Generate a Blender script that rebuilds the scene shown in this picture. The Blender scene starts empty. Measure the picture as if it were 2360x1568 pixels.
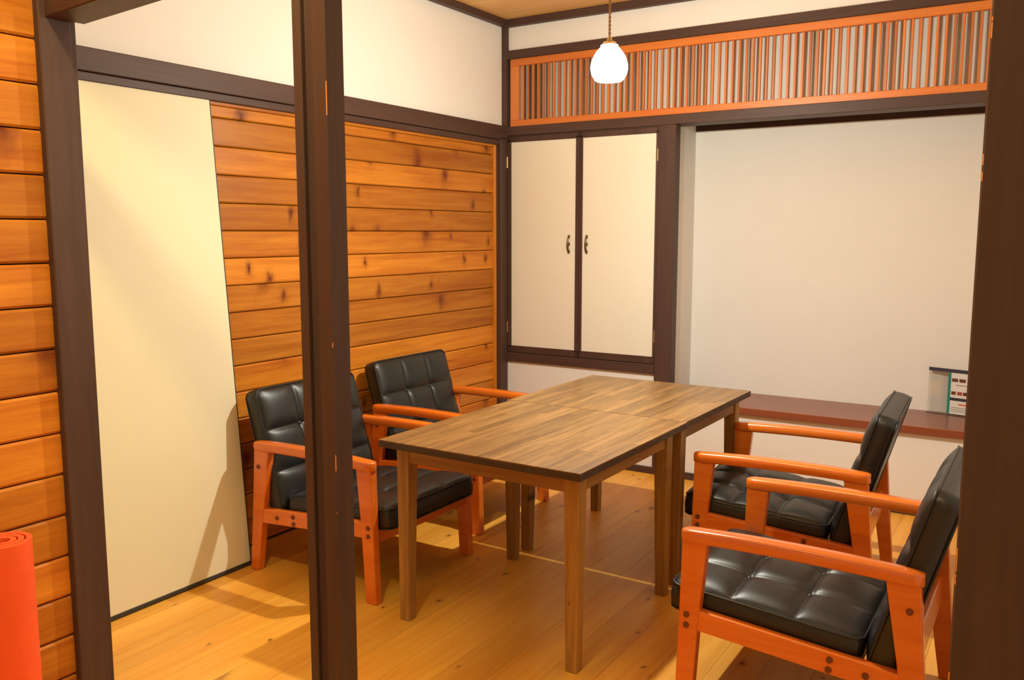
import bpy, bmesh, math, random
from mathutils import Vector, Matrix

random.seed(7)
scene = bpy.context.scene
col = scene.collection
R = math.radians

# ------------------------------------------------------------------ camera
W, H = 2360, 1568
F_PX, YAW, PITCH = 1993.68, 0.564290, 0.124071
cam_data = bpy.data.cameras.new('camera')
cam_data.sensor_fit = 'HORIZONTAL'
cam_data.sensor_width = 23.6
cam_data.lens = 23.6 * F_PX / W
cam_data.clip_start = 0.02
cam = bpy.data.objects.new('camera', cam_data)
col.objects.link(cam)
cam.location = (2.69251, -4.18644, 1.27624)
cam.rotation_euler = (math.pi / 2 - PITCH, 0, YAW)
scene.camera = cam

# ------------------------------------------------------------------ world, exposure
world = bpy.data.worlds.new('world')
scene.world = world
world.use_nodes = True
world.node_tree.nodes['Background'].inputs[0].default_value = (1.0, 0.8, 0.6, 1)
world.node_tree.nodes['Background'].inputs[1].default_value = 0.02
vs = scene.view_settings
vs.view_transform = 'Standard'
vs.look = 'None'
vs.gamma = 1.0
vs.use_curve_mapping = False
vs.exposure = 0.0

ROOM_LAMP = Vector((1.312, -1.37, 1.859))
ROOM_WATT, ROOM_COL = 113.0, (1.0, 0.985, 0.86)
OUT_LAMP = Vector((1.64, -3.47, 2.42))
OUT_WATT, OUT_COL = 82.0, (1.0, 0.86, 0.48)


# ------------------------------------------------------------------ materials
def new_mat(name):
    m = bpy.data.materials.new(name)
    m.use_nodes = True
    nt = m.node_tree
    b = nt.nodes['Principled BSDF']
    return m, nt, b


def lin(r, g, b):
    f = lambda c: (c / 255 / 12.92) if c / 255 <= 0.04045 else ((c / 255 + 0.055) / 1.055) ** 2.4
    return (f(r), f(g), f(b), 1)


def N(nt, kind, **kw):
    n = nt.nodes.new(kind)
    for k, v in kw.items():
        setattr(n, k, v)
    return n


def ramp(nt, stops):
    n = nt.nodes.new('ShaderNodeValToRGB')
    cr = n.color_ramp
    while len(cr.elements) < len(stops):
        cr.elements.new(0.5)
    for e, (p, c) in zip(cr.elements, stops):
        e.position = p
        e.color = c if len(c) == 4 else (*c, 1)
    return n


def mixc(nt, a, b, fac, mode='MIX'):
    n = nt.nodes.new('ShaderNodeMix')
    n.data_type = 'RGBA'
    n.blend_type = mode
    for sock, v in ((n.inputs[6], a), (n.inputs[7], b), (n.inputs[0], fac)):
        if isinstance(v, (int, float)):
            sock.default_value = v
        elif isinstance(v, tuple):
            sock.default_value = v
        else:
            nt.links.new(v, sock)
    return n.outputs[2]


def wood(name, light, dark, axis='Y', rough=0.45, var=0.35, grain=1.0, knots=0.0, knot_col=None,
         coat=0.0, bump=0.08, kscale=1.0, kplane='YZ', kshape=(1.0, 1.0), kkeep=0.5, spec=0.5):
    """stained timber: stretched grain along axis, per-piece tone, optional knots"""
    m, nt, b = new_mat(name)
    L = nt.links
    tc = N(nt, 'ShaderNodeTexCoord')
    oi = N(nt, 'ShaderNodeObjectInfo')
    mul = N(nt, 'ShaderNodeMath', operation='MULTIPLY')
    mul.inputs[1].default_value = 53.7
    L.new(oi.outputs['Random'], mul.inputs[0])
    comb = N(nt, 'ShaderNodeCombineXYZ')
    for i in range(3):
        L.new(mul.outputs[0], comb.inputs[i])
    add = N(nt, 'ShaderNodeVectorMath', operation='ADD')
    L.new(tc.outputs['Object'], add.inputs[0])
    L.new(comb.outputs[0], add.inputs[1])
    st = {'X': (0.06, 1, 1), 'Y': (1, 0.06, 1), 'Z': (1, 1, 0.06)}[axis]
    mp = N(nt, 'ShaderNodeVectorMath', operation='MULTIPLY')
    mp.inputs[1].default_value = st
    L.new(add.outputs[0], mp.inputs[0])
    no = N(nt, 'ShaderNodeTexNoise')
    no.inputs['Scale'].default_value = 42 * grain
    no.inputs['Detail'].default_value = 6
    no.inputs['Roughness'].default_value = 0.62
    no.inputs['Distortion'].default_value = 0.6
    L.new(mp.outputs[0], no.inputs['Vector'])
    no2 = N(nt, 'ShaderNodeTexNoise')
    no2.inputs['Scale'].default_value = 9 * grain
    no2.inputs['Detail'].default_value = 3
    L.new(mp.outputs[0], no2.inputs['Vector'])
    g = N(nt, 'ShaderNodeMath', operation='ADD')
    L.new(no.outputs['Fac'], g.inputs[0])
    L.new(no2.outputs['Fac'], g.inputs[1])
    half = N(nt, 'ShaderNodeMath', operation='MULTIPLY')
    half.inputs[1].default_value = 0.5
    L.new(g.outputs[0], half.inputs[0])
    rp = ramp(nt, [(0.36, dark), (0.62, light)])
    L.new(half.outputs[0], rp.inputs[0])
    out = rp.outputs[0]
    # per-piece tone
    if var > 0:
        mr = N(nt, 'ShaderNodeMapRange')
        mr.inputs['To Min'].default_value = 1 - var
        mr.inputs['To Max'].default_value = 1 + var * 0.4
        L.new(oi.outputs['Random'], mr.inputs['Value'])
        cc = N(nt, 'ShaderNodeCombineColor')
        for i in range(3):
            L.new(mr.outputs[0], cc.inputs[i])
        out = mixc(nt, out, cc.outputs[0], 1.0, 'MULTIPLY')
    if knots > 0:
        sep = N(nt, 'ShaderNodeSeparateXYZ')
        L.new(add.outputs[0], sep.inputs[0])
        kv = N(nt, 'ShaderNodeCombineXYZ')
        for i in range(2):
            mm = N(nt, 'ShaderNodeMath', operation='MULTIPLY')
            mm.inputs[1].default_value = kshape[i]
            L.new(sep.outputs[kplane[i]], mm.inputs[0])
            L.new(mm.outputs[0], kv.inputs[i])
        wob = N(nt, 'ShaderNodeTexNoise')
        wob.inputs['Scale'].default_value = 26
        wob.inputs['Detail'].default_value = 3
        L.new(kv.outputs[0], wob.inputs['Vector'])
        wm = N(nt, 'ShaderNodeVectorMath', operation='SCALE')
        wm.inputs['Scale'].default_value = 0.045
        L.new(wob.outputs['Color'], wm.inputs[0])
        ka = N(nt, 'ShaderNodeVectorMath', operation='ADD')
        L.new(kv.outputs[0], ka.inputs[0])
        L.new(wm.outputs[0], ka.inputs[1])
        vo = N(nt, 'ShaderNodeTexVoronoi', voronoi_dimensions='2D')
        vo.inputs['Scale'].default_value = 7.0 * kscale
        L.new(ka.outputs[0], vo.inputs['Vector'])
        kr = ramp(nt, [(0.03 * knots, (1, 1, 1)), (0.11 * knots, (0.62, 0.62, 0.62)), (0.22 * knots, (0.16, 0.16, 0.16)), (0.40 * knots, (0, 0, 0))])
        sc = N(nt, 'ShaderNodeSeparateColor')
        L.new(vo.outputs['Color'], sc.inputs[0])
        sz = N(nt, 'ShaderNodeMapRange')
        sz.inputs['To Min'].default_value = 0.75
        sz.inputs['To Max'].default_value = 2.6
        L.new(sc.outputs[1], sz.inputs['Value'])
        dm = N(nt, 'ShaderNodeMath', operation='MULTIPLY')
        L.new(vo.outputs['Distance'], dm.inputs[0])
        L.new(sz.outputs[0], dm.inputs[1])
        L.new(dm.outputs[0], kr.inputs[0])
        gt = N(nt, 'ShaderNodeMath', operation='LESS_THAN')
        gt.inputs[1].default_value = kkeep
        L.new(sc.outputs[0], gt.inputs[0])
        km = N(nt, 'ShaderNodeMath', operation='MULTIPLY')
        L.new(kr.outputs[0], km.inputs[0])
        L.new(gt.outputs[0], km.inputs[1])
        kc = knot_col or (dark[0] * 0.35, dark[1] * 0.3, dark[2] * 0.3, 1)
        out = mixc(nt, out, kc, km.outputs[0])
    L.new(out, b.inputs['Base Color'])
    b.inputs['Roughness'].default_value = rough
    b.inputs['Specular IOR Level'].default_value = spec
    if coat > 0:
        b.inputs['Coat Weight'].default_value = coat
        b.inputs['Coat Roughness'].default_value = 0.18
    if bump > 0:
        bp = N(nt, 'ShaderNodeBump')
        bp.inputs['Strength'].default_value = bump
        bp.inputs['Distance'].default_value = 0.004
        L.new(no.outputs['Fac'], bp.inputs['Height'])
        L.new(bp.outputs[0], b.inputs['Normal'])
    return m


def plain(name, c, rough=0.5, metal=0.0, mottle=0.0, mscale=6, coat=0.0, bump=0.0, bscale=250):
    m, nt, b = new_mat(name)
    L = nt.links
    tc = N(nt, 'ShaderNodeTexCoord')
    if mottle > 0:
        no = N(nt, 'ShaderNodeTexNoise')
        no.inputs['Scale'].default_value = mscale
        no.inputs['Detail'].default_value = 5
        L.new(tc.outputs['Object'], no.inputs['Vector'])
        rp = ramp(nt, [(0.3, (c[0] * (1 - mottle), c[1] * (1 - mottle), c[2] * (1 - mottle), 1)), (0.7, c)])
        L.new(no.outputs['Fac'], rp.inputs[0])
        L.new(rp.outputs[0], b.inputs['Base Color'])
    else:
        b.inputs['Base Color'].default_value = c
    b.inputs['Roughness'].default_value = rough
    b.inputs['Metallic'].default_value = metal
    if coat:
        b.inputs['Coat Weight'].default_value = coat
    if bump > 0:
        nb = N(nt, 'ShaderNodeTexNoise')
        nb.inputs['Scale'].default_value = bscale
        nb.inputs['Detail'].default_value = 4
        L.new(tc.outputs['Object'], nb.inputs['Vector'])
        bp = N(nt, 'ShaderNodeBump')
        bp.inputs['Strength'].default_value = bump
        bp.inputs['Distance'].default_value = 0.002
        L.new(nb.outputs['Fac'], bp.inputs['Height'])
        L.new(bp.outputs[0], b.inputs['Normal'])
    return m


DK_A, DK_B = (0.084, 0.044, 0.032, 1), (0.060, 0.030, 0.022, 1)
M = {}
M['dark_x'] = wood('dark timber along x', DK_A, DK_B, 'X', 0.50, 0.0, 1.2, bump=0.04, spec=0.3)
M['dark_y'] = wood('dark timber along y', DK_A, DK_B, 'Y', 0.50, 0.0, 1.2, bump=0.04, spec=0.3)
M['dark_z'] = wood('dark timber upright', DK_A, DK_B, 'Z', 0.50, 0.0, 1.2, bump=0.04, spec=0.3)
PINE_L, PINE_D = lin(208, 132, 40), lin(168, 90, 18)
M['pine'] = wood('stained pine wall board', PINE_L, PINE_D, 'Y', 0.42, 0.30, 1.0, knots=1.05,
                 knot_col=lin(104, 42, 10), coat=0.0, kscale=0.8, kplane='YZ', kshape=(0.95, 0.60), kkeep=0.6, spec=0.28)
M['pine_trim'] = wood('stained pine trim', PINE_L, PINE_D, 'Z', 0.42, 0.1, 1.0, spec=0.35)
M['pine_trim_y'] = wood('stained pine trim along y', PINE_L, PINE_D, 'Y', 0.42, 0.1, 1.0, spec=0.35)
M['floor'] = wood('pine floor board', lin(236, 174, 70), lin(218, 146, 46), 'Y', 0.42, 0.12, 0.9, knots=0.38,
                  knot_col=lin(104, 52, 20), coat=0.12, bump=0.03, kscale=0.9, kplane='YX', kshape=(0.55, 1.0), kkeep=0.36, spec=0.4)
M['ceil'] = wood('plain ceiling board', lin(232, 184, 116), lin(216, 164, 92), 'X', 0.5, 0.05, 0.7, bump=0.03)
M['lattice_x'] = wood('orange lattice rail', lin(214, 124, 50), lin(196, 102, 36), 'X', 0.42, 0.05, 1.0)
M['lattice_z'] = wood('orange lattice slat', lin(206, 122, 58), lin(184, 100, 42), 'Z', 0.45, 0.25, 1.0)
M['chair_wood'] = wood('reddish orange lacquered wood', lin(228, 120, 34), lin(210, 98, 18), 'X', 0.25, 0.06, 0.8,
                       coat=0.5, bump=0.0)
M['stave'] = wood('oiled acacia stave', lin(158, 119, 70), lin(110, 78, 42), 'Y', 0.38, 0.30, 3.2, coat=0.08, bump=0.03, spec=0.4)
M['table_edge'] = wood('oiled acacia edge', lin(82, 66, 50), lin(62, 48, 36), 'X', 0.5, 0.1, 2.0, spec=0.3)
M['table_leg'] = wood('brown stained pine leg', lin(178, 132, 66), lin(136, 94, 42), 'Z', 0.45, 0.22, 1.6, knots=0.55,
                      knot_col=lin(66, 40, 20), kscale=1.2, kplane='ZX', kshape=(1.0, 1.0), kkeep=0.4, spec=0.3)
M['table_apron'] = wood('brown stained pine apron', lin(174, 124, 60), lin(132, 88, 40), 'X', 0.48, 0.1, 1.4, spec=0.3)
M['table_apron_y'] = wood('brown stained pine apron along y', lin(174, 124, 60), lin(132, 88, 40), 'Y', 0.48, 0.1, 1.4, spec=0.3)
M['shelf'] = wood('reddish brown varnished shelf', lin(140, 76, 50), lin(118, 60, 40), 'X', 0.30, 0.0, 1.2, coat=0.15, bump=0.0, spec=0.35)
M['plaster'] = plain('white wall covering', (0.79, 0.76, 0.715, 1), 0.8, mottle=0.03, mscale=3, bump=0.10, bscale=420)
M['cream'] = plain('cream painted panel', (0.75, 0.69, 0.475, 1), 0.55, mottle=0.04, mscale=2.5)
M['door_cream'] = plain('cream cupboard panel', (0.80, 0.755, 0.62, 1), 0.5, mottle=0.03, mscale=2.5)
M['black_edge'] = plain('dark greenish edge strip', (0.03, 0.032, 0.024, 1), 0.5)
M['leather'] = plain('black vinyl leather', (0.0115, 0.0118, 0.0108, 1), 0.38, mottle=0.2, mscale=30, bump=0.12, bscale=520)
M['bolt'] = plain('brown wooden bolt cap', lin(110, 52, 28), 0.5)
M['brass'] = plain('aged brass', (0.45, 0.33, 0.17, 1), 0.35, metal=1.0)
M['bronze'] = plain('dark bronze handle', (0.20, 0.13, 0.06, 1), 0.35, metal=0.9)
M['cord'] = plain('beige twisted cord', lin(170, 140, 100), 0.7)
M['silver'] = plain('pale metal cap', (0.7, 0.66, 0.58, 1), 0.3, metal=1.0)
M['mat'] = plain('orange red foam mat', lin(246, 92, 32), 0.8, mottle=0.14, mscale=9, bump=0.2, bscale=900)
M['paper'] = plain('printed paper', (0.72, 0.70, 0.66, 1), 0.55)
M['navy'] = plain('dark navy print', (0.035, 0.035, 0.05, 1), 0.5)
M['teal'] = plain('teal print', (0.02, 0.22, 0.17, 1), 0.4)
M['food1'] = plain('brown food print', lin(120, 70, 45), 0.5, mottle=0.6, mscale=260)
M['food2'] = plain('red food print', lin(190, 80, 60), 0.5, mottle=0.6, mscale=260)
M['redtext'] = plain('red print', lin(225, 105, 80), 0.5)
M['greytext'] = plain('grey print', lin(150, 140, 130), 0.5)
M['gap'] = plain('dark joint', (0.02, 0.009, 0.004, 1), 0.8)

m, nt, b = new_mat('clear acrylic')
nt.nodes.remove(b)
tr = N(nt, 'ShaderNodeBsdfTransparent')
tr.inputs[0].default_value = (0.95, 0.96, 0.95, 1)
gl = N(nt, 'ShaderNodeBsdfGlossy')
gl.inputs['Roughness'].default_value = 0.05
mx = N(nt, 'ShaderNodeMixShader')
mx.inputs[0].default_value = 0.09
nt.links.new(tr.outputs[0], mx.inputs[1])
nt.links.new(gl.outputs[0], mx.inputs[2])
nt.links.new(mx.outputs[0], nt.nodes['Material Output'].inputs[0])
M['acrylic'] = m

# painted post whose near edge is rubbed through to the bare wood in places
def worn(name, x_edge, y_front):
    m = wood(name, DK_A, DK_B, 'Z', 0.50, 0.0, 1.2, bump=0.04, spec=0.3)
    nt = m.node_tree
    L = nt.links
    b = nt.nodes['Principled BSDF']
    src = b.inputs['Base Color'].links[0].from_socket
    geo = N(nt, 'ShaderNodeTexCoord')
    sep = N(nt, 'ShaderNodeSeparateXYZ')
    L.new(geo.outputs['Object'], sep.inputs[0])
    def near(sock, val, tol):
        sb = N(nt, 'ShaderNodeMath', operation='SUBTRACT')
        sb.inputs[1].default_value = val
        L.new(sock, sb.inputs[0])
        ab = N(nt, 'ShaderNodeMath', operation='ABSOLUTE')
        L.new(sb.outputs[0], ab.inputs[0])
        lt = N(nt, 'ShaderNodeMath', operation='LESS_THAN')
        lt.inputs[1].default_value = tol
        L.new(ab.outputs[0], lt.inputs[0])
        return lt.outputs[0]
    a_, b2 = near(sep.outputs[0], x_edge, 0.0016), near(sep.outputs[1], y_front, 0.0016)
    no = N(nt, 'ShaderNodeTexNoise', noise_dimensions='1D')
    no.inputs['Scale'].default_value = 9
    no.inputs['Detail'].default_value = 6
    L.new(sep.outputs[2], no.inputs['W'])
    gt = N(nt, 'ShaderNodeMath', operation='GREATER_THAN')
    gt.inputs[1].default_value = 0.62
    L.new(no.outputs['Fac'], gt.inputs[0])
    m1 = N(nt, 'ShaderNodeMath', operation='MULTIPLY')
    L.new(a_, m1.inputs[0])
    L.new(b2, m1.inputs[1])
    m2 = N(nt, 'ShaderNodeMath', operation='MULTIPLY')
    L.new(m1.outputs[0], m2.inputs[0])
    L.new(gt.outputs[0], m2.inputs[1])
    L.new(mixc(nt, src, lin(206, 128, 54), m2.outputs[0]), b.inputs['Base Color'])
    return m


M['worn_mid'] = worn('dark painted post with rubbed edge', 1.590, -3.050)
M['worn_right'] = worn('dark painted broad post with rubbed edge', 2.617 - 2.7035, -3.17 + 3.10)

# opal glass shade: glows and lets the bulb's light through
m, nt, b = new_mat('lit opal glass')
nt.nodes.remove(b)
em = N(nt, 'ShaderNodeEmission')
em.inputs[0].default_value = (1.0, 0.95, 0.86, 1)
em.inputs[1].default_value = 6.0
tr = N(nt, 'ShaderNodeBsdfTransparent')
tr.inputs[0].default_value = (1, 0.97, 0.92, 1)
mx = N(nt, 'ShaderNodeMixShader')
mx.inputs[0].default_value = 0.25
nt.links.new(tr.outputs[0], mx.inputs[1])
nt.links.new(em.outputs[0], mx.inputs[2])
nt.links.new(mx.outputs[0], nt.nodes['Material Output'].inputs[0])
M['opal'] = m
m, nt, b = new_mat('glowing bulb')
b.inputs['Emission Color'].default_value = (1, 0.9, 0.72, 1)
b.inputs['Emission Strength'].default_value = 12
M['bulb'] = m


# ------------------------------------------------------------------ mesh helpers
def link(name, me, mat, parent=None, loc=None):
    o = bpy.data.objects.new(name, me)
    if mat is not None and not me.materials:
        me.materials.append(mat)
    col.objects.link(o)
    if parent is not None:
        o.parent = parent
    if loc is not None:
        o.location = loc
    return o


def box_bm(lo, hi, bev=0.0, seg=1):
    bm = bmesh.new()
    bmesh.ops.create_cube(bm, size=1)
    s = Vector(hi) - Vector(lo)
    c = (Vector(hi) + Vector(lo)) / 2
    for v in bm.verts:
        v.co = Vector((v.co.x * s.x, v.co.y * s.y, v.co.z * s.z)) + c
    if bev > 0:
        bev = min(bev, min(s) * 0.45)
        bmesh.ops.bevel(bm, geom=list(bm.edges), offset=bev, segments=seg, affect='EDGES', profile=0.5)
    return bm


def to_mesh(bm, name, smooth=False):
    bmesh.ops.recalc_face_normals(bm, faces=list(bm.faces))
    me = bpy.data.meshes.new(name)
    bm.to_mesh(me)
    bm.free()
    if smooth:
        for p in me.polygons:
            p.use_smooth = True
    return me


def box(name, lo, hi, mat, parent=None, bev=0.0, seg=1, origin=None):
    """box between two world corners; the object's origin sits at the box centre"""
    lo, hi = Vector(lo), Vector(hi)
    c = (lo + hi) / 2 if origin is None else Vector(origin)
    me = to_mesh(box_bm(lo - c, hi - c, bev, seg), name)
    return link(name, me, M[mat], parent, c)


def prism(name, pts, axis, a, bnd, mat, parent=None, bev=0.0, seg=2):
    """polygon pts in the plane across 'axis', extruded from a to bnd"""
    bm = bmesh.new()
    def P(p, t):
        return {'Y': (p[0], t, p[1]), 'X': (t, p[0], p[1]), 'Z': (p[0], p[1], t)}[axis]
    v0 = [bm.verts.new(P(p, a)) for p in pts]
    v1 = [bm.verts.new(P(p, bnd)) for p in pts]
    n = len(pts)
    bm.faces.new(v0)
    bm.faces.new(list(reversed(v1)))
    for i in range(n):
        bm.faces.new((v0[i], v1[i], v1[(i + 1) % n], v0[(i + 1) % n]))
    bmesh.ops.recalc_face_normals(bm, faces=list(bm.faces))
    if bev > 0:
        bmesh.ops.bevel(bm, geom=list(bm.edges), offset=bev, segments=seg, affect='EDGES', profile=0.5)
    return link(name, to_mesh(bm, name), M[mat], parent)


def lathe(name, prof, mat, parent=None, loc=None, n=40, closed=False):
    bm = bmesh.new()
    rings = []
    for r, z in prof:
        rings.append([bm.verts.new((r * math.cos(2 * math.pi * i / n), r * math.sin(2 * math.pi * i / n), z)) for i in range(n)])
    for a, b2 in zip(rings, rings[1:]):
        for i in range(n):
            bm.faces.new((a[i], a[(i + 1) % n], b2[(i + 1) % n], b2[i]))
    if closed:
        bm.faces.new(rings[0])
        bm.faces.new(rings[-1])
    return link(name, to_mesh(bm, name, True), M[mat], parent, loc)


def tube_bm(bm, pts, r, n=8, cyclic=False):
    pts = [Vector(p) for p in pts]
    m_ = len(pts)
    rings = []
    up = Vector((0.123, 0.456, 0.88)).normalized()
    for i, p in enumerate(pts):
        a = pts[(i - 1) % m_] if (cyclic or i > 0) else p
        c = pts[(i + 1) % m_] if (cyclic or i < m_ - 1) else p
        t = (c - a).normalized()
        u = t.cross(up).normalized()
        v = t.cross(u).normalized()
        rings.append([bm.verts.new(p + r * (math.cos(2 * math.pi * k / n) * u + math.sin(2 * math.pi * k / n) * v)) for k in range(n)])
    for i in range(m_ if cyclic else m_ - 1):
        A, B = rings[i], rings[(i + 1) % m_]
        for k in range(n):
            bm.faces.new((A[k], A[(k + 1) % n], B[(k + 1) % n], B[k]))
    if not cyclic:
        bm.faces.new(rings[0])
        bm.faces.new(rings[-1])


def tube(name, pts, r, mat, parent=None, n=8, cyclic=False):
    bm = bmesh.new()
    tube_bm(bm, pts, r, n, cyclic)
    return link(name, to_mesh(bm, name, True), M[mat], parent)


def empty(name, loc=(0, 0, 0), rz=0.0):
    o = bpy.data.objects.new(name, None)
    o.empty_display_size = 0.1
    o.location = loc
    o.rotation_euler = (0, 0, rz)
    col.objects.link(o)
    return o


def tag(o, label, cat, group=None):
    o['label'] = label
    o['category'] = cat
    if group:
        o['group'] = group
    return o


def struct(o, label=None):
    o['kind'] = 'structure'
    if label:
        o['label'] = label
    return o


def child_local(o, parent):
    """parent o under an object that has its own location, keeping o's world place"""
    o.location = Vector(o.location) - Vector(parent.location)
    o.parent = parent
    return o


# ------------------------------------------------------------------ floor
ROOM_X1 = 2.74
OUT_X1, OUT_Y0 = 4.2, -5.6
floor = struct(box('floor', (-0.06, OUT_Y0, -0.06), (OUT_X1, 0.0, -0.012), 'gap'), 'orange pine board floor running through both rooms')
PITCH_F = 0.1315
x = 1.505 - PITCH_F * 12
rows = []
while x < OUT_X1:
    rows.append(x)
    x += PITCH_F
butts = {round(1.505 - PITCH_F * 5, 3): [-1.06], round(1.505 - PITCH_F * 3, 3): [-0.757], round(1.505 - PITCH_F * 4, 3): [-2.62],
         round(1.505 - PITCH_F * 8, 3): [-2.30]}
for x in rows:
    x1 = min(x + PITCH_F, OUT_X1)
    x0 = max(x, -0.06)
    if x1 - x0 < 0.02:
        continue
    cuts = list(butts.get(round(x, 3), []))
    if not cuts:
        cuts = [-0.5 - random.random() * 1.7]
    while cuts[-1] > OUT_Y0 + 1.3 and x < 3.0:
        cuts.append(cuts[-1] - 1.5 - random.random() * 0.5)
    ys = [0.0] + [c for c in cuts if c > OUT_Y0 + 0.2] + [OUT_Y0]
    for a, c in zip(ys, ys[1:]):
        o = box('floor_board', (x0 + 0.0005, c + 0.0004, -0.012), (x1 - 0.0005, a - 0.0004, 0.0), 'floor')
        child_local(o, floor)

# ------------------------------------------------------------------ ceiling
ceiling = struct(box('ceiling', (-0.06, -2.95, 2.452), (ROOM_X1, 0.1, 2.50), 'gap'), 'light brown board ceiling of the small room')
cy = [0.02, -0.384, -0.79, -1.195, -1.60, -2.005, -2.41, -2.88]
for a, c in zip(cy, cy[1:]):
    child_local(box('ceiling_board', (-0.03, c + 0.001, 2.44), (ROOM_X1, a - 0.001, 2.452), 'ceil', bev=0.0015), ceiling)
struct(box('ceiling_outer', (0.4, OUT_Y0, 2.62), (OUT_X1, -2.88, 2.68), 'plaster'), 'white ceiling of the outer room')

# ------------------------------------------------------------------ left wall of the room
PF = -0.028                                              # front face of the boards
wall_left = struct(box('wall_left', (-0.12, -2.95, 0.0), (PF - 0.014, 0.0, 2.44), 'gap'), 'left wall with stained pine boards below white plaster')
z_ref, PP = 0.645, 0.1060


def plank_mesh(length, height, thick, ch=0.005):
    """board along Y with chamfered long edges, front face to +X, centred"""
    h = height / 2
    pr = [(-thick, -h), (-ch * 0.8, -h), (0, -h + ch), (0, h - ch), (-ch * 0.8, h), (-thick, h)]
    bm = bmesh.new()
    v0 = [bm.verts.new((p[0], -length / 2, p[1])) for p in pr]
    v1 = [bm.verts.new((p[0], length / 2, p[1])) for p in pr]
    bm.faces.new(v0)
    bm.faces.new(list(reversed(v1)))
    n = len(pr)
    for i in range(n):
        bm.faces.new((v0[i], v1[i], v1[(i + 1) % n], v0[(i + 1) % n]))
    me = to_mesh(bm, 'wall_board')
    me.materials.append(M['pine'])
    return me


ya, yb = -2.88, -0.088
full = plank_mesh(yb - ya, PP - 0.003, 0.014)
k = -6
while True:
    zc = z_ref + PP * (k + 0.5)
    z0, z1 = zc - PP / 2, zc + PP / 2
    if z0 > 1.75:
        break
    me = full
    if z0 < 0:
        z0 = 0.004
        me = plank_mesh(yb - ya, z1 - z0 - 0.003, 0.014)
    if z1 > 1.752:
        z1 = 1.752
        me = plank_mesh(yb - ya, z1 - z0 - 0.003, 0.014)
    o = link('wall_board', me, None, None, (PF, (ya + yb) / 2, (z0 + z1) / 2))
    child_local(o, wall_left)
    k += 1
child_local(box('plaster_panel', (PF - 0.014, -2.88, 1.80), (-0.018, -0.012, 2.44), 'plaster'), wall_left)
struct(box('trim_1', (PF - 0.012, -0.088, 0.0), (-0.016, -0.069, 1.76), 'pine_trim', bev=0.002), 'thin stained pine strip ending the board wall')
struct(box('trim_2', (PF - 0.012, ya, 1.748), (-0.016, -0.088, 1.762), 'pine_trim_y', bev=0.002), 'thin stained pine strip over the board wall')
t = struct(box('trim_3', (PF - 0.012, -2.88, 1.790), (0.012, -0.012, 1.866), 'dark_y', bev=0.003), 'dark timber rail along the left wall')
child_local(box('lintel', (PF - 0.012, -2.88, 1.760), (0.004, -0.012, 1.788), 'dark_y', bev=0.002), t)
struct(box('trim_4', (-0.018, -2.88, 2.404), (0.020, 0.0, 2.44), 'dark_y', bev=0.002), 'dark ceiling moulding on the left wall')

# corner post: broad below, only a slim edge showing above the rail
t = struct(box('trim_5', (-0.042, -0.069, 0.0), (0.012, 0.05, 1.80), 'dark_z', bev=0.002), 'dark corner post beside the cupboard')
child_local(box('upper_post', (-0.042, -0.010, 1.80), (0.012, 0.05, 2.44), 'dark_z', bev=0.001), t)

# ------------------------------------------------------------------ back wall
wall_back = struct(box('wall_back', (0.0, 0.015, 2.262), (ROOM_X1, 0.06, 2.44), 'plaster'), 'white back wall above and below the timbers')
child_local(box('wall_panel', (0.012, 0.002, 0.0), (0.93, 0.06, 0.56), 'plaster'), wall_back)
child_local(box('wall_panel', (1.0, 0.002, 0.0), (ROOM_X1, 0.06, 0.378), 'plaster'), wall_back)
child_local(box('cupboard_back', (0.0, 0.06, 0.5), (0.95, 0.42, 1.85), 'gap'), wall_back)
struct(box('trim_6', (0.012, -0.020, 2.402), (ROOM_X1, 0.02, 2.44), 'dark_x', bev=0.002), 'dark ceiling moulding on the back wall')
struct(box('trim_7', (0.012, -0.012, 2.228), (ROOM_X1, 0.05, 2.273), 'dark_x', bev=0.002), 'dark timber rail above the slatted transom')
struct(box('trim_8', (0.012, -0.010, 1.813), (ROOM_X1, 0.12, 1.862), 'dark_x', bev=0.002), 'dark timber lintel under the slatted transom')
struct(box('baseboard_back', (0.012, -0.010, 0.0), (ROOM_X1, 0.004, 0.036), 'dark_x', bev=0.002), 'low dark baseboard along the back wall')

# alcove
alc = struct(box('wall_alcove', (0.95, 0.39, 0.36), (ROOM_X1, 0.45, 1.816), 'plaster'), 'plain white back wall of the alcove')
o = prism('side_wall', [(0.93, 0.05), (1.006, 0.05), (0.975, 0.40), (0.93, 0.40)], 'Z', 0.40, 1.86, 'plaster')
child_local(o, alc)
child_local(box('dark_head_board', (0.95, 0.384, 1.816), (ROOM_X1, 0.45, 1.90), 'dark_x'), alc)
child_local(box('soffit', (0.95, 0.12, 1.862), (ROOM_X1, 0.45, 1.875), 'dark_x'), alc)
struct(box('trim_9', (0.927, -0.012, 0.0), (1.020, 0.055, 1.813), 'dark_z', bev=0.003), 'dark upright post between cupboard and alcove')
# closed space behind the transom
tb = struct(box('wall_transom', (-0.30, 0.29, 1.862), (ROOM_X1, 0.33, 2.30), 'plaster'), 'pale wall seen through the slatted transom')
child_local(box('transom_side', (-0.30, 0.05, 1.862), (-0.28, 0.29, 2.30), 'plaster'), tb)
child_local(box('transom_floor', (-0.28, 0.05, 1.862), (0.95, 0.33, 1.875), 'ceil'), tb)
child_local(box('transom_top', (-0.28, 0.05, 2.262), (ROOM_X1, 0.33, 2.28), 'ceil'), tb)
child_local(box('transom_sill', (0.95, 0.12, 1.875), (ROOM_X1, 0.29, 1.880), 'ceil'), tb)

# right wall of the room (hidden behind the near post)
struct(box('wall_right', (ROOM_X1, -3.05, 0.0), (ROOM_X1 + 0.06, 0.45, 2.5), 'plaster'), 'white right wall of the small room')

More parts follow.
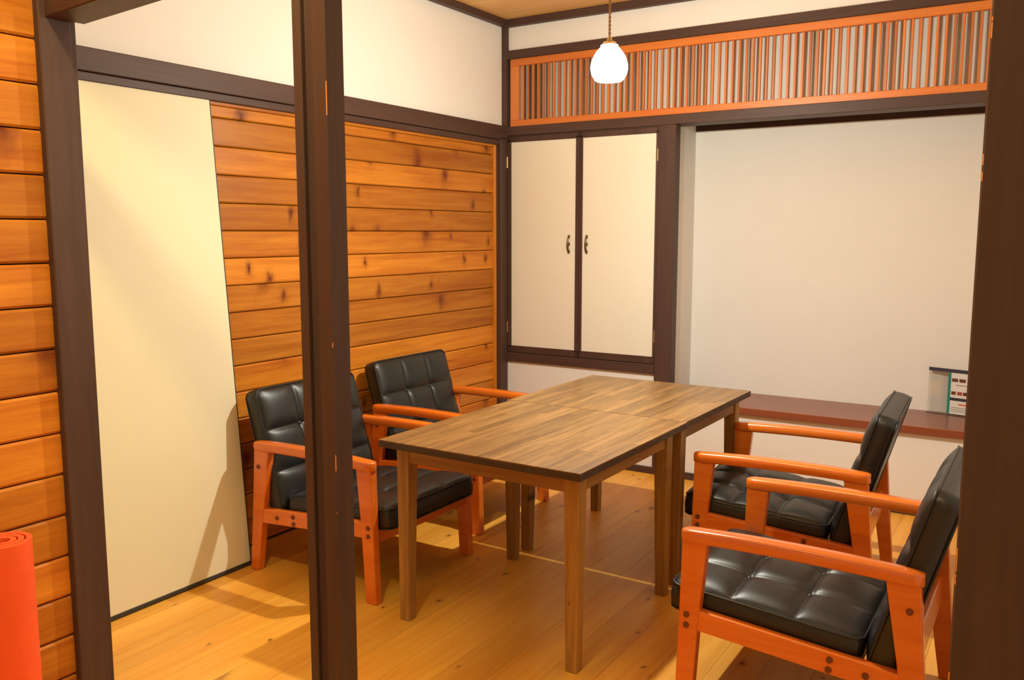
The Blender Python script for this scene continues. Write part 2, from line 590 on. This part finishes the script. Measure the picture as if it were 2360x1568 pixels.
# ------------------------------------------------------------------ front opening: posts and beam
WO = 0.578                                               # front face of outer boards
wall_outer = struct(box('wall_outer', (0.42, OUT_Y0, 0.0), (WO - 0.014, -2.88, 2.62), 'gap'), 'stained pine board wall beside the opening')
za = 0.102 - 0.0
PO = 0.1074
yo0, yo1 = OUT_Y0, -2.985
full = plank_mesh(yo1 - yo0, PO - 0.0035, 0.014, 0.006)
k = -2
while True:
    z0 = 0.2335 + PO * k
    z1 = z0 + PO
    if z0 > 2.6:
        break
    me = full
    if z0 < 0 or z1 > 2.62:
        z0, z1 = max(z0, 0.004), min(z1, 2.62)
        me = plank_mesh(yo1 - yo0, z1 - z0 - 0.0035, 0.014, 0.006)
    o = link('wall_board', me, None, None, (WO, (yo0 + yo1) / 2, (z0 + z1) / 2))
    child_local(o, wall_outer)
    k += 1
struct(box('wall_front', (-0.12, -2.95, 0.0), (0.50, -2.885, 2.62), 'plaster'), 'short return wall behind the left post')
struct(box('wall_front_right', (ROOM_X1, -3.20, 0.0), (OUT_X1, -3.10, 2.62), 'plaster'), 'white wall right of the opening')
struct(box('wall_outer_back', (0.42, OUT_Y0 - 0.06, 0.0), (OUT_X1, OUT_Y0, 2.68), 'plaster'), 'wall of the outer room behind the camera')
struct(box('wall_outer_right', (OUT_X1, OUT_Y0, 0.0), (OUT_X1 + 0.06, -3.10, 2.68), 'plaster'), 'right wall of the outer room')
struct(box('wall_light_block', (0.42, -3.02, 2.10), (ROOM_X1, -2.90, 2.68), 'plaster'), 'unseen wall strip above the opening, lowered to block the outer lamp')  # unseen header, brought down to keep outer lamp light off the upper left wall

# left jamb post with a shallow stop
t = struct(box('trim_10', (0.48, -2.985, 0.0), (0.600, -2.905, 2.36), 'dark_z', bev=0.003), 'dark left post of the opening beside the board wall')
child_local(box('door_stop', (0.48, -2.905, 0.0), (0.592, -2.888, 2.36), 'dark_z', bev=0.002), t)
# beam across the opening
th = R(-6.0)
bm = box_bm((0, 0, 1.787), (2.10, 0.095, 1.845), 0.003)
for v in bm.verts:
    v.co = Matrix.Rotation(th, 4, 'Z') @ v.co
o = link('trim_11', to_mesh(bm, 'trim_11'), M['dark_x'], None, (0.598, -2.968, 0))
struct(o, 'dark beam crossing the top of the opening')
# slim middle post, grooved on its front face
X0, X1, Y0, Y1 = 1.510, 1.590, -3.050, -3.004
gx0, gx1, gd = 1.531, 1.552, 0.012
o = prism('trim_12', [(X0, Y1), (X0, Y0), (gx0, Y0), (gx0, Y0 + gd), (gx1, Y0 + gd), (gx1 + 0.003, Y0 + 0.002), (X1, Y0), (X1, Y1)], 'Z', 0.0, 2.36,
          'worn_mid', bev=0.0015, seg=1)
struct(o, 'slim dark grooved post standing in the middle of the opening')
# broad right post, close to the camera
struct(box('trim_13', (2.617, -3.17, 0.0), (2.79, -3.03, 2.62), 'worn_right', bev=0.002), 'broad dark post at the right of the opening')

# ------------------------------------------------------------------ slatted transom
tr_ = empty('slatted_transom', (0.03, 0.0, 1.862))
tag(tr_, 'orange wooden transom of close upright slats high on the back wall', 'transom')


def part(o, parent):
    return child_local(o, parent)


part(box('top_rail', (0.030, 0.000, 2.190), (ROOM_X1, 0.030, 2.228), 'lattice_x', bev=0.002), tr_)
part(box('bottom_rail', (0.030, 0.000, 1.862), (ROOM_X1, 0.030, 1.896), 'lattice_x', bev=0.002), tr_)
part(box('stile', (0.030, 0.001, 1.896), (0.083, 0.029, 2.190), 'lattice_z', bev=0.002), tr_)
sme = to_mesh(box_bm((-0.0052, -0.0065, -0.147), (0.0052, 0.0065, 0.147), 0.0008), 'slat')
sme.materials.append(M['lattice_z'])
xs = 0.1065
while xs < ROOM_X1 - 0.01:
    part(link('slat', sme, None, None, (xs, 0.015, 2.043)), tr_)
    xs += 0.03295

# ------------------------------------------------------------------ built-in cupboard
cup = empty('cupboard', (0.47, 0.0, 0.538))
tag(cup, 'built-in cupboard with two cream doors framed in dark wood', 'cupboard')
part(box('sill', (0.012, -0.016, 0.538), (0.927, 0.05, 0.588), 'dark_x', bev=0.003), cup)
part(box('head', (0.012, 0.004, 1.806), (0.927, 0.05, 1.822), 'dark_x', bev=0.001), cup)


def cupboard_door(x0, x1, hinge_left):
    d = empty('door', (x0, 0.0, 0.59))
    st_ = [(x0, x0 + 0.021), (x1 - 0.021, x1)]
    fm = bmesh.new()
    for lo, hi in (((x0, -0.006, 0.59), (x0 + (0.026 if hinge_left else 0.020), 0.02, 1.805)),
                   ((x1 - (0.020 if hinge_left else 0.013), -0.006, 0.59), (x1, 0.02, 1.805)),
                   ((x0, -0.006, 0.59), (x1, 0.0195, 0.628)), ((x0, -0.006, 1.776), (x1, 0.0195, 1.805))):
        t_ = box_bm(lo, hi, 0.0015)
        tmp = bpy.data.meshes.new('t')
        t_.to_mesh(tmp)
        t_.free()
        fm.from_mesh(tmp)
        bpy.data.meshes.remove(tmp)
    f = link('door_frame', to_mesh(fm, 'door_frame'), M['dark_z'])
    child_local(f, d)
    child_local(box('door_panel', (x0 + 0.012, 0.0, 0.61), (x1 - 0.010, 0.015, 1.79), 'door_cream'), d)
    hx = x1 - 0.060 if hinge_left else x0 + 0.047
    pts = [(hx, -0.004, 1.258), (hx, -0.006, 1.250), (hx, -0.013, 1.238), (hx, -0.017, 1.211), (hx, -0.013, 1.184), (hx, -0.006, 1.172), (hx, -0.004, 1.164)]
    bm2 = bmesh.new()
    tube_bm(bm2, pts, 0.0055, 8)
    for zz in (1.252, 1.211, 1.170):
        t_ = box_bm((hx - 0.006, -0.005, zz - 0.009), (hx + 0.006, 0.002, zz + 0.009), 0.002)
        tmp = bpy.data.meshes.new('t')
        t_.to_mesh(tmp)
        t_.free()
        bm2.from_mesh(tmp)
        bpy.data.meshes.remove(tmp)
    h = link('handle', to_mesh(bm2, 'handle'), M['bronze'])
    h['label'] = 'small bow handle of dark bronze'
    child_local(h, d)
    hgx = x0 if hinge_left else x1
    for zz in (1.666, 0.735):
        hb = bmesh.new()
        for lo, hi in (((hgx - 0.006, -0.009, zz - 0.031), (hgx + 0.006, -0.006, zz + 0.031)),):
            t_ = box_bm(lo, hi, 0.001)
            tmp = bpy.data.meshes.new('t')
            t_.to_mesh(tmp)
            t_.free()
            hb.from_mesh(tmp)
            bpy.data.meshes.remove(tmp)
        tube_bm(hb, [(hgx, -0.009, zz - 0.031), (hgx, -0.009, zz + 0.031)], 0.004, 8)
        child_local(link('hinge', to_mesh(hb, 'hinge'), M['brass']), d)
    child_local(d, cup)
    return d


cupboard_door(0.014, 0.4715, True)
cupboard_door(0.4735, 0.926, False)

# ------------------------------------------------------------------ alcove shelf
sh = box('alcove_shelf', (1.020, -0.022, 0.378), (ROOM_X1, 0.39, 0.414), 'shelf', bev=0.003)
tag(sh, 'long reddish brown shelf along the bottom of the white alcove', 'shelf')

# ------------------------------------------------------------------ leaning cream panel
PT = Vector((-0.004, 0, 1.778))
PB = Vector((0.126, 0, 0.004))
pan = empty('leaning_panel', (0.125, -2.44, 0.0))
tag(pan, 'tall plain cream panel leaning against the pine board wall', 'panel')
d = (PT - PB)
plen = d.length
d.normalize()
nrm = Vector((d.z, 0, -d.x))                              # towards the room


def panel_box(name, y0, y1, s0, s1, t0, t1, mat, bev=0.001):
    bm = box_bm((t0, y0, s0), (t1, y1, s1), bev)
    for v in bm.verts:
        c = v.co.copy()
        v.co = PB + d * c.z + nrm * c.x + Vector((0, c.y, 0))
    o = link(name, to_mesh(bm, name), M[mat])
    return child_local(o, pan)


panel_box('board', -2.875, -2.016, 0.014, plen, -0.020, 0.0, 'cream')
panel_box('bottom_strip', -2.875, -2.012, 0.0, 0.014, -0.020, 0.001, 'black_edge')
panel_box('edge_strip', -2.016, -2.012, 0.014, plen, -0.020, 0.0005, 'black_edge')

# ------------------------------------------------------------------ armchairs
CW = 0.605                                               # overall width
AF = 0.29                                                # local x of the arm front


def U(u):
    return AF - u


def cushion(name, parent, to_world, ulen, vlen, thick, crown, nc=3, mr=3, dip=0.017, corner=0.030, res=66):
    """tufted boxed cushion; local s along ulen, t across vlen, h up from the piping plane"""
    bm = bmesh.new()

    def plan(a, b2):
        # a,b in -1..1 -> rounded rectangle
        return a * ulen / 2, b2 * vlen / 2

    def top(a, b2):
        e = (1 - abs(a) ** 6) * (1 - abs(b2) ** 6)
        e = max(e, 0) ** 0.5
        fa, fb = (a + 1) / 2 * nc, (b2 + 1) / 2 * mr
        la, lb = fa - math.floor(min(fa, nc - 1e-6)), fb - math.floor(min(fb, mr - 1e-6))
        def seam(f, n):
            i = round(f)
            if i <= 0 or i >= n:
                return 0.0
            return 0.55 * math.exp(-abs(f - i) / 0.045) + 0.45 * math.exp(-abs(f - i) / 0.16)
        s_ = max(seam(fa, nc), seam(fb, mr))
        pill = (1 - (2 * la - 1) ** 4) * (1 - (2 * lb - 1) ** 4)
        bd = 0.0
        for i in range(1, nc):
            for j in range(1, mr):
                r_ = math.hypot(fa - i, fb - j)
                bd += math.exp(-r_ / 0.13)
        return e * (crown * (0.70 + 0.30 * max(pill, 0)) - dip * 0.55 * s_ - dip * 0.75 * bd)

    n = res
    grid = []
    for i in range(n + 1):
        row = []
        a = -1 + 2 * i / n
        for j in range(n + 1):
            b2 = -1 + 2 * j / n
            px, py = plan(a, b2)
            # round the plan corners
            cx_, cy_ = ulen / 2 - corner, vlen / 2 - corner
            qx, qy = max(abs(px) - cx_, 0), max(abs(py) - cy_, 0)
            if qx > 0 and qy > 0:
                mxy = max(qx, qy)
                l = math.hypot(qx, qy)
                f = mxy / l
                px = math.copysign(cx_ + qx * f, px)
                py = math.copysign(cy_ + qy * f, py)
            row.append(bm.verts.new((px, py, top(a, b2))))
        grid.append(row)
    for i in range(n):
        for j in range(n):
            bm.faces.new((grid[i][j], grid[i + 1][j], grid[i + 1][j + 1], grid[i][j + 1]))
    per = [grid[i][0] for i in range(n)] + [grid[n][j] for j in range(n)] + [grid[n - i][n] for i in range(n)] + [grid[0][n - j] for j in range(n)]
    outline = [v.co.copy() for v in per]
    prev = per
    m_ = len(per)
    for hh, inset in ((-thick * 0.12, -0.0035), (-thick * 0.5, -0.006), (-thick * 0.88, -0.003), (-thick, 0.004)):
        ring = []
        for c in outline:
            l = Vector((c.x, c.y, 0))
            k_ = 1 - inset / max(l.length, 1e-4)
            ring.append(bm.verts.new((c.x * k_, c.y * k_, hh)))
        for i in range(m_):
            bm.faces.new((prev[i], prev[(i + 1) % m_], ring[(i + 1) % m_], ring[i]))
        prev = ring
    bm.faces.new(prev)
    for v in bm.verts:
        v.co = to_world(v.co)
    body = link(name, to_mesh(bm, name, True), M['leather'], parent)
    # piping round the top seam and the bottom seam
    tube('piping', [to_world(Vector((c.x * 1.004, c.y * 1.004, 0.001))) for c in outline[::3]], 0.0036, 'leather', body, 6, True)
    tube('piping', [to_world(Vector((c.x * 1.0, c.y * 1.0, -thick))) for c in outline[::3]], 0.0032, 'leather', body, 6, True)
    # buttons
    for i in range(1, nc):
        for j in range(1, mr):
            a, b2 = -1 + 2 * i / nc, -1 + 2 * j / mr
            px, py = plan(a, b2)
            h0 = top(a, b2)
            bb = bmesh.new()
            bmesh.ops.create_uvsphere(bb, u_segments=12, v_segments=8, radius=0.0085)
            for v in bb.verts:
                v.co = to_world(Vector((px + v.co.x, py + v.co.y, h0 + 0.004 + v.co.z * 0.6)))
            link('button', to_mesh(bb, 'button', True), M['leather'], body)
    return body


def arm_mesh(m0, m1):
    """armrest with rounded ends and softened edges; u from -0.002 to .583"""
    bm = bmesh.new()
    u0, u1 = -0.002, 0.583
    yc, hw = (m0 + m1) / 2, (m1 - m0) / 2
    secs = []
    ns = 36
    for i in range(ns + 1):
        s = i / ns
        s = 0.5 - 0.5 * math.cos(math.pi * s)
        u = u0 + (u1 - u0) * s
        e = min(u - u0, u1 - u)
        rr = 0.030
        k_ = 1.0 if e >= rr else math.sqrt(max(0, 1 - ((rr - e) / rr) ** 2)) * 0.75 + 0.25
        ztop = 0.504 + 0.008 * (1 - (2 * s - 1) ** 2) - (0.006 * (1 - k_))
        zbot = 0.468 + 0.006 * (1 - (2 * s - 1) ** 2) + (0.004 * (1 - k_))
        w_ = hw * k_
        ring = []
        nn = 16
        for q in range(nn):
            an = 2 * math.pi * q / nn
            cx_, cz_ = math.cos(an), math.sin(an)
            p_ = 0.5
            yy = math.copysign(abs(cx_) ** p_, cx_) * w_
            zz = (ztop + zbot) / 2 + math.copysign(abs(cz_) ** p_, cz_) * (ztop - zbot) / 2
            ring.append(bm.verts.new((U(u), yc + yy, zz)))
        secs.append(ring)
    for A, B in zip(secs, secs[1:]):
        for q in range(len(A)):
            bm.faces.new((A[q], A[(q + 1) % len(A)], B[(q + 1) % len(A)], B[q]))
    bm.faces.new(secs[0])
    bm.faces.new(secs[-1])
    return to_mesh(bm, 'armrest', True)


def make_chair():
    root = empty('armchair')
    hw = CW / 2
    for s in (-1, 1):
        def lat(m):                                       # m measured inward from the outer side
            return s * (hw - m)
        a, b2 = sorted((lat(0.0), lat(0.050)))
        link('armrest', arm_mesh(a, b2), M['chair_wood'], root)
        la, lb = sorted((lat(0.010), lat(0.042)))
        prism('leg', [(U(0.003), 0.480), (U(0.072), 0.480), (U(0.055), 0.30), (U(0.037), 0.0), (U(-0.010), 0.0), (U(-0.002), 0.25)], 'Y', la, lb,
              'chair_wood', root, 0.004)
        prism('leg', [(U(0.500), 0.480), (U(0.577), 0.480), (U(0.592), 0.28), (U(0.618), 0.0), (U(0.577), 0.0), (U(0.535), 0.27)], 'Y', la, lb,
              'chair_wood', root, 0.004)
        ra, rb = sorted((lat(0.013), lat(0.040)))
        prism('side_rail', [(U(0.040), 0.288), (U(0.555), 0.248), (U(0.565), 0.192), (U(0.040), 0.232)], 'Y', ra, rb, 'chair_wood', root, 0.003)
        for (u, z, m_) in ((0.020, 0.272, 0.010), (0.020, 0.243, 0.010), (0.385, 0.244, 0.013), (0.383, 0.218, 0.013), (0.468, 0.226, 0.013), (0.556, 0.409, 0.010)):
            bm = bmesh.new()
            bmesh.ops.create_cone(bm, cap_ends=True, segments=16, radius1=0.0088, radius2=0.0080, depth=0.005)
            rot = Matrix.Rotation(R(-90) * s, 4, 'X')
            for v in bm.verts:
                v.co = rot @ v.co + Vector((U(u), lat(m_ - 0.0008), z))
            link('bolt', to_mesh(bm, 'bolt'), M['bolt'], root)
    ia, ib = -hw + 0.040, hw - 0.040
    prism('front_rail', [(U(0.014), 0.258), (U(0.036), 0.256), (U(0.036), 0.205), (U(0.014), 0.205)], 'Y', ia, ib, 'chair_wood', root, 0.003)
    prism('back_rail', [(U(0.545), 0.305), (U(0.567), 0.305), (U(0.575), 0.235), (U(0.553), 0.235)], 'Y', ia, ib, 'chair_wood', root, 0.003)
    # seat: piping plane from (u -.04, z .332) to (u .452, z .294)
    p0, p1 = Vector((U(-0.040), 0, 0.332)), Vector((U(0.452), 0, 0.294))
    ex = (p1 - p0)
    ul = ex.length
    ex.normalize()
    ez = Vector((ex.z, 0, -ex.x))
    if ez.z < 0:
        ez = -ez
    pc = (p0 + p1) / 2
    cushion('seat_cushion', root, lambda c: pc + ex * c.x + Vector((0, c.y, 0)) + ez * c.z, ul, CW - 0.094, 0.066, 0.030)
    # back: front piping plane from (u .462, z .245) to (u .592, z .690)
    q0, q1 = Vector((U(0.464), 0, 0.236)), Vector((U(0.594), 0, 0.690))
    ey = (q1 - q0)
    bl = ey.length
    ey.normalize()
    en = Vector((ey.z, 0, -ey.x))
    if en.x < 0:
        en = -en
    qc = (q0 + q1) / 2
    cushion('back_cushion', root, lambda c: qc + ey * c.x + Vector((0, c.y, 0)) + en * c.z, bl, CW - 0.080, 0.060, 0.028)
    return root


def copy_tree(o, parent=None):
    c = o.copy()
    col.objects.link(c)
    if parent is not None:
        c.parent = parent
    for ch in list(o.children):
        copy_tree(ch, c)
    return c


chair0 = make_chair()
spots = [((0.482, -1.7475, 0), 0.0, 'black tufted armchair between the leaning cream panel and the nearer table'),
         ((0.392, -0.9825, 0), 0.0, 'black tufted armchair against the pine boards, in the far left by the corner'),
         ((1.912, -1.0125, 0), math.pi + R(3.2), 'black tufted armchair on the right, the farther one below the alcove shelf'),
         ((2.185, -1.8025, 0), math.pi, 'black tufted armchair nearest the camera, cut off by the right post')]
chairs = [chair0] + [copy_tree(chair0) for _ in range(3)]
for c, (loc, rz, lab) in zip(chairs, spots):
    c.location = loc
    c.rotation_euler = (0, 0, rz)
    tag(c, lab, 'armchair', 'armchairs around the two tables')


# ------------------------------------------------------------------ tables
def make_table(loc, sx, sy, label, seed, leg_x, leg_y):
    """loc = centre of footprint; leg_x/leg_y = outer faces of the legs at the floor, relative to the centre"""
    rnd = random.Random(seed)
    t = empty('dining_table', loc, R(-0.7))
    tag(t, label, 'table', 'pair of wooden tables pushed together')
    hx, hy = sx / 2, sy / 2
    zt = 0.620
    top = link('table_top', to_mesh(box_bm((-hx, -hy, zt - 0.024), (hx, hy, zt - 0.0015), 0.0015), 'table_top'), M['table_edge'], t)
    w = 0.034
    nrow = max(1, round(sx / w))
    w = sx / nrow
    for r in range(nrow):
        x0 = -hx + r * w
        y = -hy
        first = True
        while y < hy - 1e-4:
            ln = rnd.uniform(0.30, 0.62) if not first else rnd.uniform(0.08, 0.42)
            first = False
            y1 = y + ln
            if hy - y1 < 0.08:
                y1 = hy
            c = Vector((x0 + w / 2, (y + y1) / 2, zt - 0.004))
            bmx = box_bm((-w / 2 + 0.00005, -(y1 - y) / 2 + 0.00005, -0.004), (w / 2 - 0.00005, (y1 - y) / 2 - 0.00005, 0.004), 0.0004)
            link('stave', to_mesh(bmx, 'stave'), M['stave'], top, c)
            y = y1
    (xa, xb), (yc_, yd) = leg_x, leg_y
    for ix, X_ in enumerate((xa, xb)):
        for iy, Y_ in enumerate((yc_, yd)):
            dx = 1 if ix == 0 else -1
            dy = 1 if iy == 0 else -1
            bm = bmesh.new()
            wt, wb = 0.050, 0.037
            r1 = [(X_ - dx * 0.003, Y_), (X_ - dx * 0.003 + dx * wt, Y_), (X_ - dx * 0.003 + dx * wt, Y_ + dy * wt), (X_ - dx * 0.003, Y_ + dy * wt)]
            r0 = [(X_, Y_), (X_ + dx * wb, Y_), (X_ + dx * wb, Y_ + dy * wb), (X_, Y_ + dy * wb)]
            v0 = [bm.verts.new((p[0], p[1], 0.0)) for p in r0]
            v1 = [bm.verts.new((p[0], p[1], zt - 0.024)) for p in r1]
            bm.faces.new(v0)
            bm.faces.new(v1)
            for i in range(4):
                bm.faces.new((v0[i], v0[(i + 1) % 4], v1[(i + 1) % 4], v1[i]))
            bmesh.ops.recalc_face_normals(bm, faces=list(bm.faces))
            bmesh.ops.bevel(bm, geom=list(bm.edges), offset=0.002, segments=1, affect='EDGES')
            c = Vector((X_, Y_, 0.3))
            for v in bm.verts:
                v.co -= c
            link('leg', to_mesh(bm, 'leg'), M['table_leg'], t, c)
    za_, zb_ = zt - 0.082, zt - 0.024
    i_ = 0.004
    for name, lo, hi, mt in (('apron', (xa + 0.03, yc_ + i_, za_), (xb - 0.03, yc_ + i_ + 0.018, zb_), 'table_apron'),
                             ('apron', (xa + 0.03, yd - i_ - 0.018, za_), (xb - 0.03, yd - i_, zb_), 'table_apron'),
                             ('apron', (xa + i_, yc_ + 0.03, za_), (xa + i_ + 0.018, yd - 0.03, zb_), 'table_apron_y'),
                             ('apron', (xb - i_ - 0.018, yc_ + 0.03, za_), (xb - i_, yd - 0.03, zb_), 'table_apron_y')):
        box(name, lo, hi, mt, t, bev=0.0015)
    return t


# nearer table: x .897-1.628, y -2.138 to -1.360 ; farther: x .889-1.630, y -1.355 to -.645
cx1, cy1 = 1.2590, -1.750
make_table((cx1, cy1, 0), 0.731, 0.776, 'brown wooden table nearer the camera, its front legs fully in view', 3,
           (-0.340, 0.326), (-0.328, 0.352))
cx2, cy2 = 1.2590, -1.0020
make_table((cx2, cy2, 0), 0.741, 0.711, 'brown wooden table farther back, end-on to the nearer one below the pendant lamp', 11,
           (-0.335, 0.335), (-0.320, 0.315))

# ------------------------------------------------------------------ pendant lamp
lamp = empty('pendant_lamp', ROOM_LAMP)
tag(lamp, 'glowing round white glass pendant lamp hanging above the tables', 'lamp')
shade_prof = [(0.024, 0.066), (0.031, 0.064), (0.0315, 0.057), (0.036, 0.053), (0.044, 0.044), (0.053, 0.031), (0.061, 0.014), (0.0655, -0.004),
              (0.0655, -0.018), (0.062, -0.034), (0.055, -0.048), (0.046, -0.058)]
o = lathe('lamp_shade', shade_prof, 'opal', lamp)
o['label'] = 'round opal glass shade, brightly lit'
lathe('collar', [(0.004, 0.092), (0.008, 0.090), (0.010, 0.078), (0.023, 0.074), (0.026, 0.066), (0.026, 0.060)], 'silver', lamp, n=24)
bb = bmesh.new()
bmesh.ops.create_uvsphere(bb, u_segments=20, v_segments=12, radius=0.024)
link('bulb', to_mesh(bb, 'bulb', True), M['bulb'], lamp, (0, 0, -0.004))
cm = bmesh.new()
for ph in (0, math.pi):
    tube_bm(cm, [(0.0026 * math.cos(ph + i * 0.7), 0.0026 * math.sin(ph + i * 0.7), 0.088 + i * 0.003) for i in range(int((2.44 - ROOM_LAMP.z - 0.088) / 0.003) + 1)], 0.0024, 6)
link('cord', to_mesh(cm, 'cord', True), M['cord'], lamp)
ld = bpy.data.lights.new('pendant_light', 'POINT')
ld.energy = ROOM_WATT
ld.color = ROOM_COL
ld.shadow_soft_size = 0.018
lo_ = bpy.data.objects.new('pendant_light', ld)
col.objects.link(lo_)
lo_.location = ROOM_LAMP + Vector((0, 0, -0.036))

# lamp of the outer room, above and outside the picture
ol = empty('ceiling_lamp', OUT_LAMP)
tag(ol, 'small round glass ceiling lamp of the outer room, above the picture', 'lamp')
lathe('lamp_shade', [(0.02, 0.09), (0.05, 0.07), (0.075, 0.02), (0.07, -0.03), (0.045, -0.06)], 'opal', ol)
lathe('stem', [(0.012, 0.20), (0.012, 0.09), (0.022, 0.088)], 'silver', ol, n=16)
ld = bpy.data.lights.new('outer_light', 'POINT')
ld.energy = OUT_WATT
ld.color = OUT_COL
ld.shadow_soft_size = 0.05
lo_ = bpy.data.objects.new('outer_light', ld)
col.objects.link(lo_)
lo_.location = OUT_LAMP

# ------------------------------------------------------------------ rolled exercise mat
mat_o = empty('rolled_mat', (0.775, -3.243, 0.0))
tag(mat_o, 'orange red exercise mat rolled up and stood on end by the board wall', 'mat')
MH, r_in, r_out, turns, thk = 0.606, 0.018, 0.059, 2.7, 0.0115
bm = bmesh.new()
outer, inner = [], []
n = 200
for i in range(n + 1):
    s = i / n
    a = s * turns * 2 * math.pi - 0.6
    r = r_in + (r_out - r_in) * s
    outer.append((r + thk / 2, a))
    inner.append((r - thk / 2, a))
loop = [(r * math.cos(a), r * math.sin(a)) for r, a in outer] + [(r * math.cos(a), r * math.sin(a)) for r, a in reversed(inner)]
vb = [bm.verts.new((p[0], p[1], 0.0)) for p in loop]
vt = [bm.verts.new((p[0], p[1], MH)) for p in loop]
m_ = len(loop)
for i in range(m_):
    bm.faces.new((vb[i], vb[(i + 1) % m_], vt[(i + 1) % m_], vt[i]))
for i in range(n):
    j = m_ - 1 - i
    bm.faces.new((vt[i], vt[i + 1], vt[j - 1], vt[j]))
    bm.faces.new((vb[i + 1], vb[i], vb[j], vb[j - 1]))
link('roll', to_mesh(bm, 'roll'), M['mat'], mat_o)

# ------------------------------------------------------------------ menu stand on the shelf
ms = empty('menu_stand', (2.190, 0.372, 0.414), R(-14))
tag(ms, 'clear acrylic menu stand with a printed food sheet on the alcove shelf', 'menu stand')


def mbox(name, x0, x1, z0, z1, y, th_, mat, parent, label=None):
    me = to_mesh(box_bm((x0, y - th_, z0), (x1, y, z1), 0.0), name)
    o = link(name, me, M[mat], parent)
    if label:
        o['label'] = label
    return o


mbox('acrylic_panel', 0.0, 0.30, 0.0, 0.205, 0.0, 0.003, 'acrylic', ms)
mbox('foot', 0.0, 0.30, 0.0, 0.003, -0.003, 0.035, 'acrylic', ms)
mbox('header_bar', 0.0, 0.30, 0.203, 0.219, -0.0005, 0.006, 'navy', ms, 'dark navy bar along the top')
sheet = mbox('sheet', 0.098, 0.30, 0.006, 0.203, -0.0035, 0.001, 'paper', ms, 'white printed sheet with rows of food photos')
mbox('edge_stripe', 0.090, 0.102, 0.004, 0.203, -0.0046, 0.001, 'teal', ms, 'teal stripe')
rnd = random.Random(5)
for zz in (0.160, 0.098):
    xx = 0.106
    while xx < 0.28:
        wd = rnd.uniform(0.020, 0.032)
        mbox('photo', xx, min(xx + wd, 0.298), zz, zz + 0.016, -0.0046, 0.0006, rnd.choice(['food1', 'food2', 'food1']), sheet)
        xx += wd + rnd.uniform(0.003, 0.010)
mbox('text_line', 0.125, 0.29, 0.143, 0.147, -0.0046, 0.0005, 'greytext', sheet)
mbox('band', 0.102, 0.30, 0.070, 0.084, -0.0046, 0.0006, 'navy', sheet)
mbox('text_line', 0.14, 0.20, 0.050, 0.057, -0.0046, 0.0005, 'redtext', sheet)
mbox('text_line', 0.21, 0.28, 0.046, 0.053, -0.0046, 0.0005, 'redtext', sheet)
for zz in (0.036, 0.027, 0.018):
    mbox('text_line', 0.108, 0.285, zz, zz + 0.003, -0.0046, 0.0005, 'greytext', sheet)
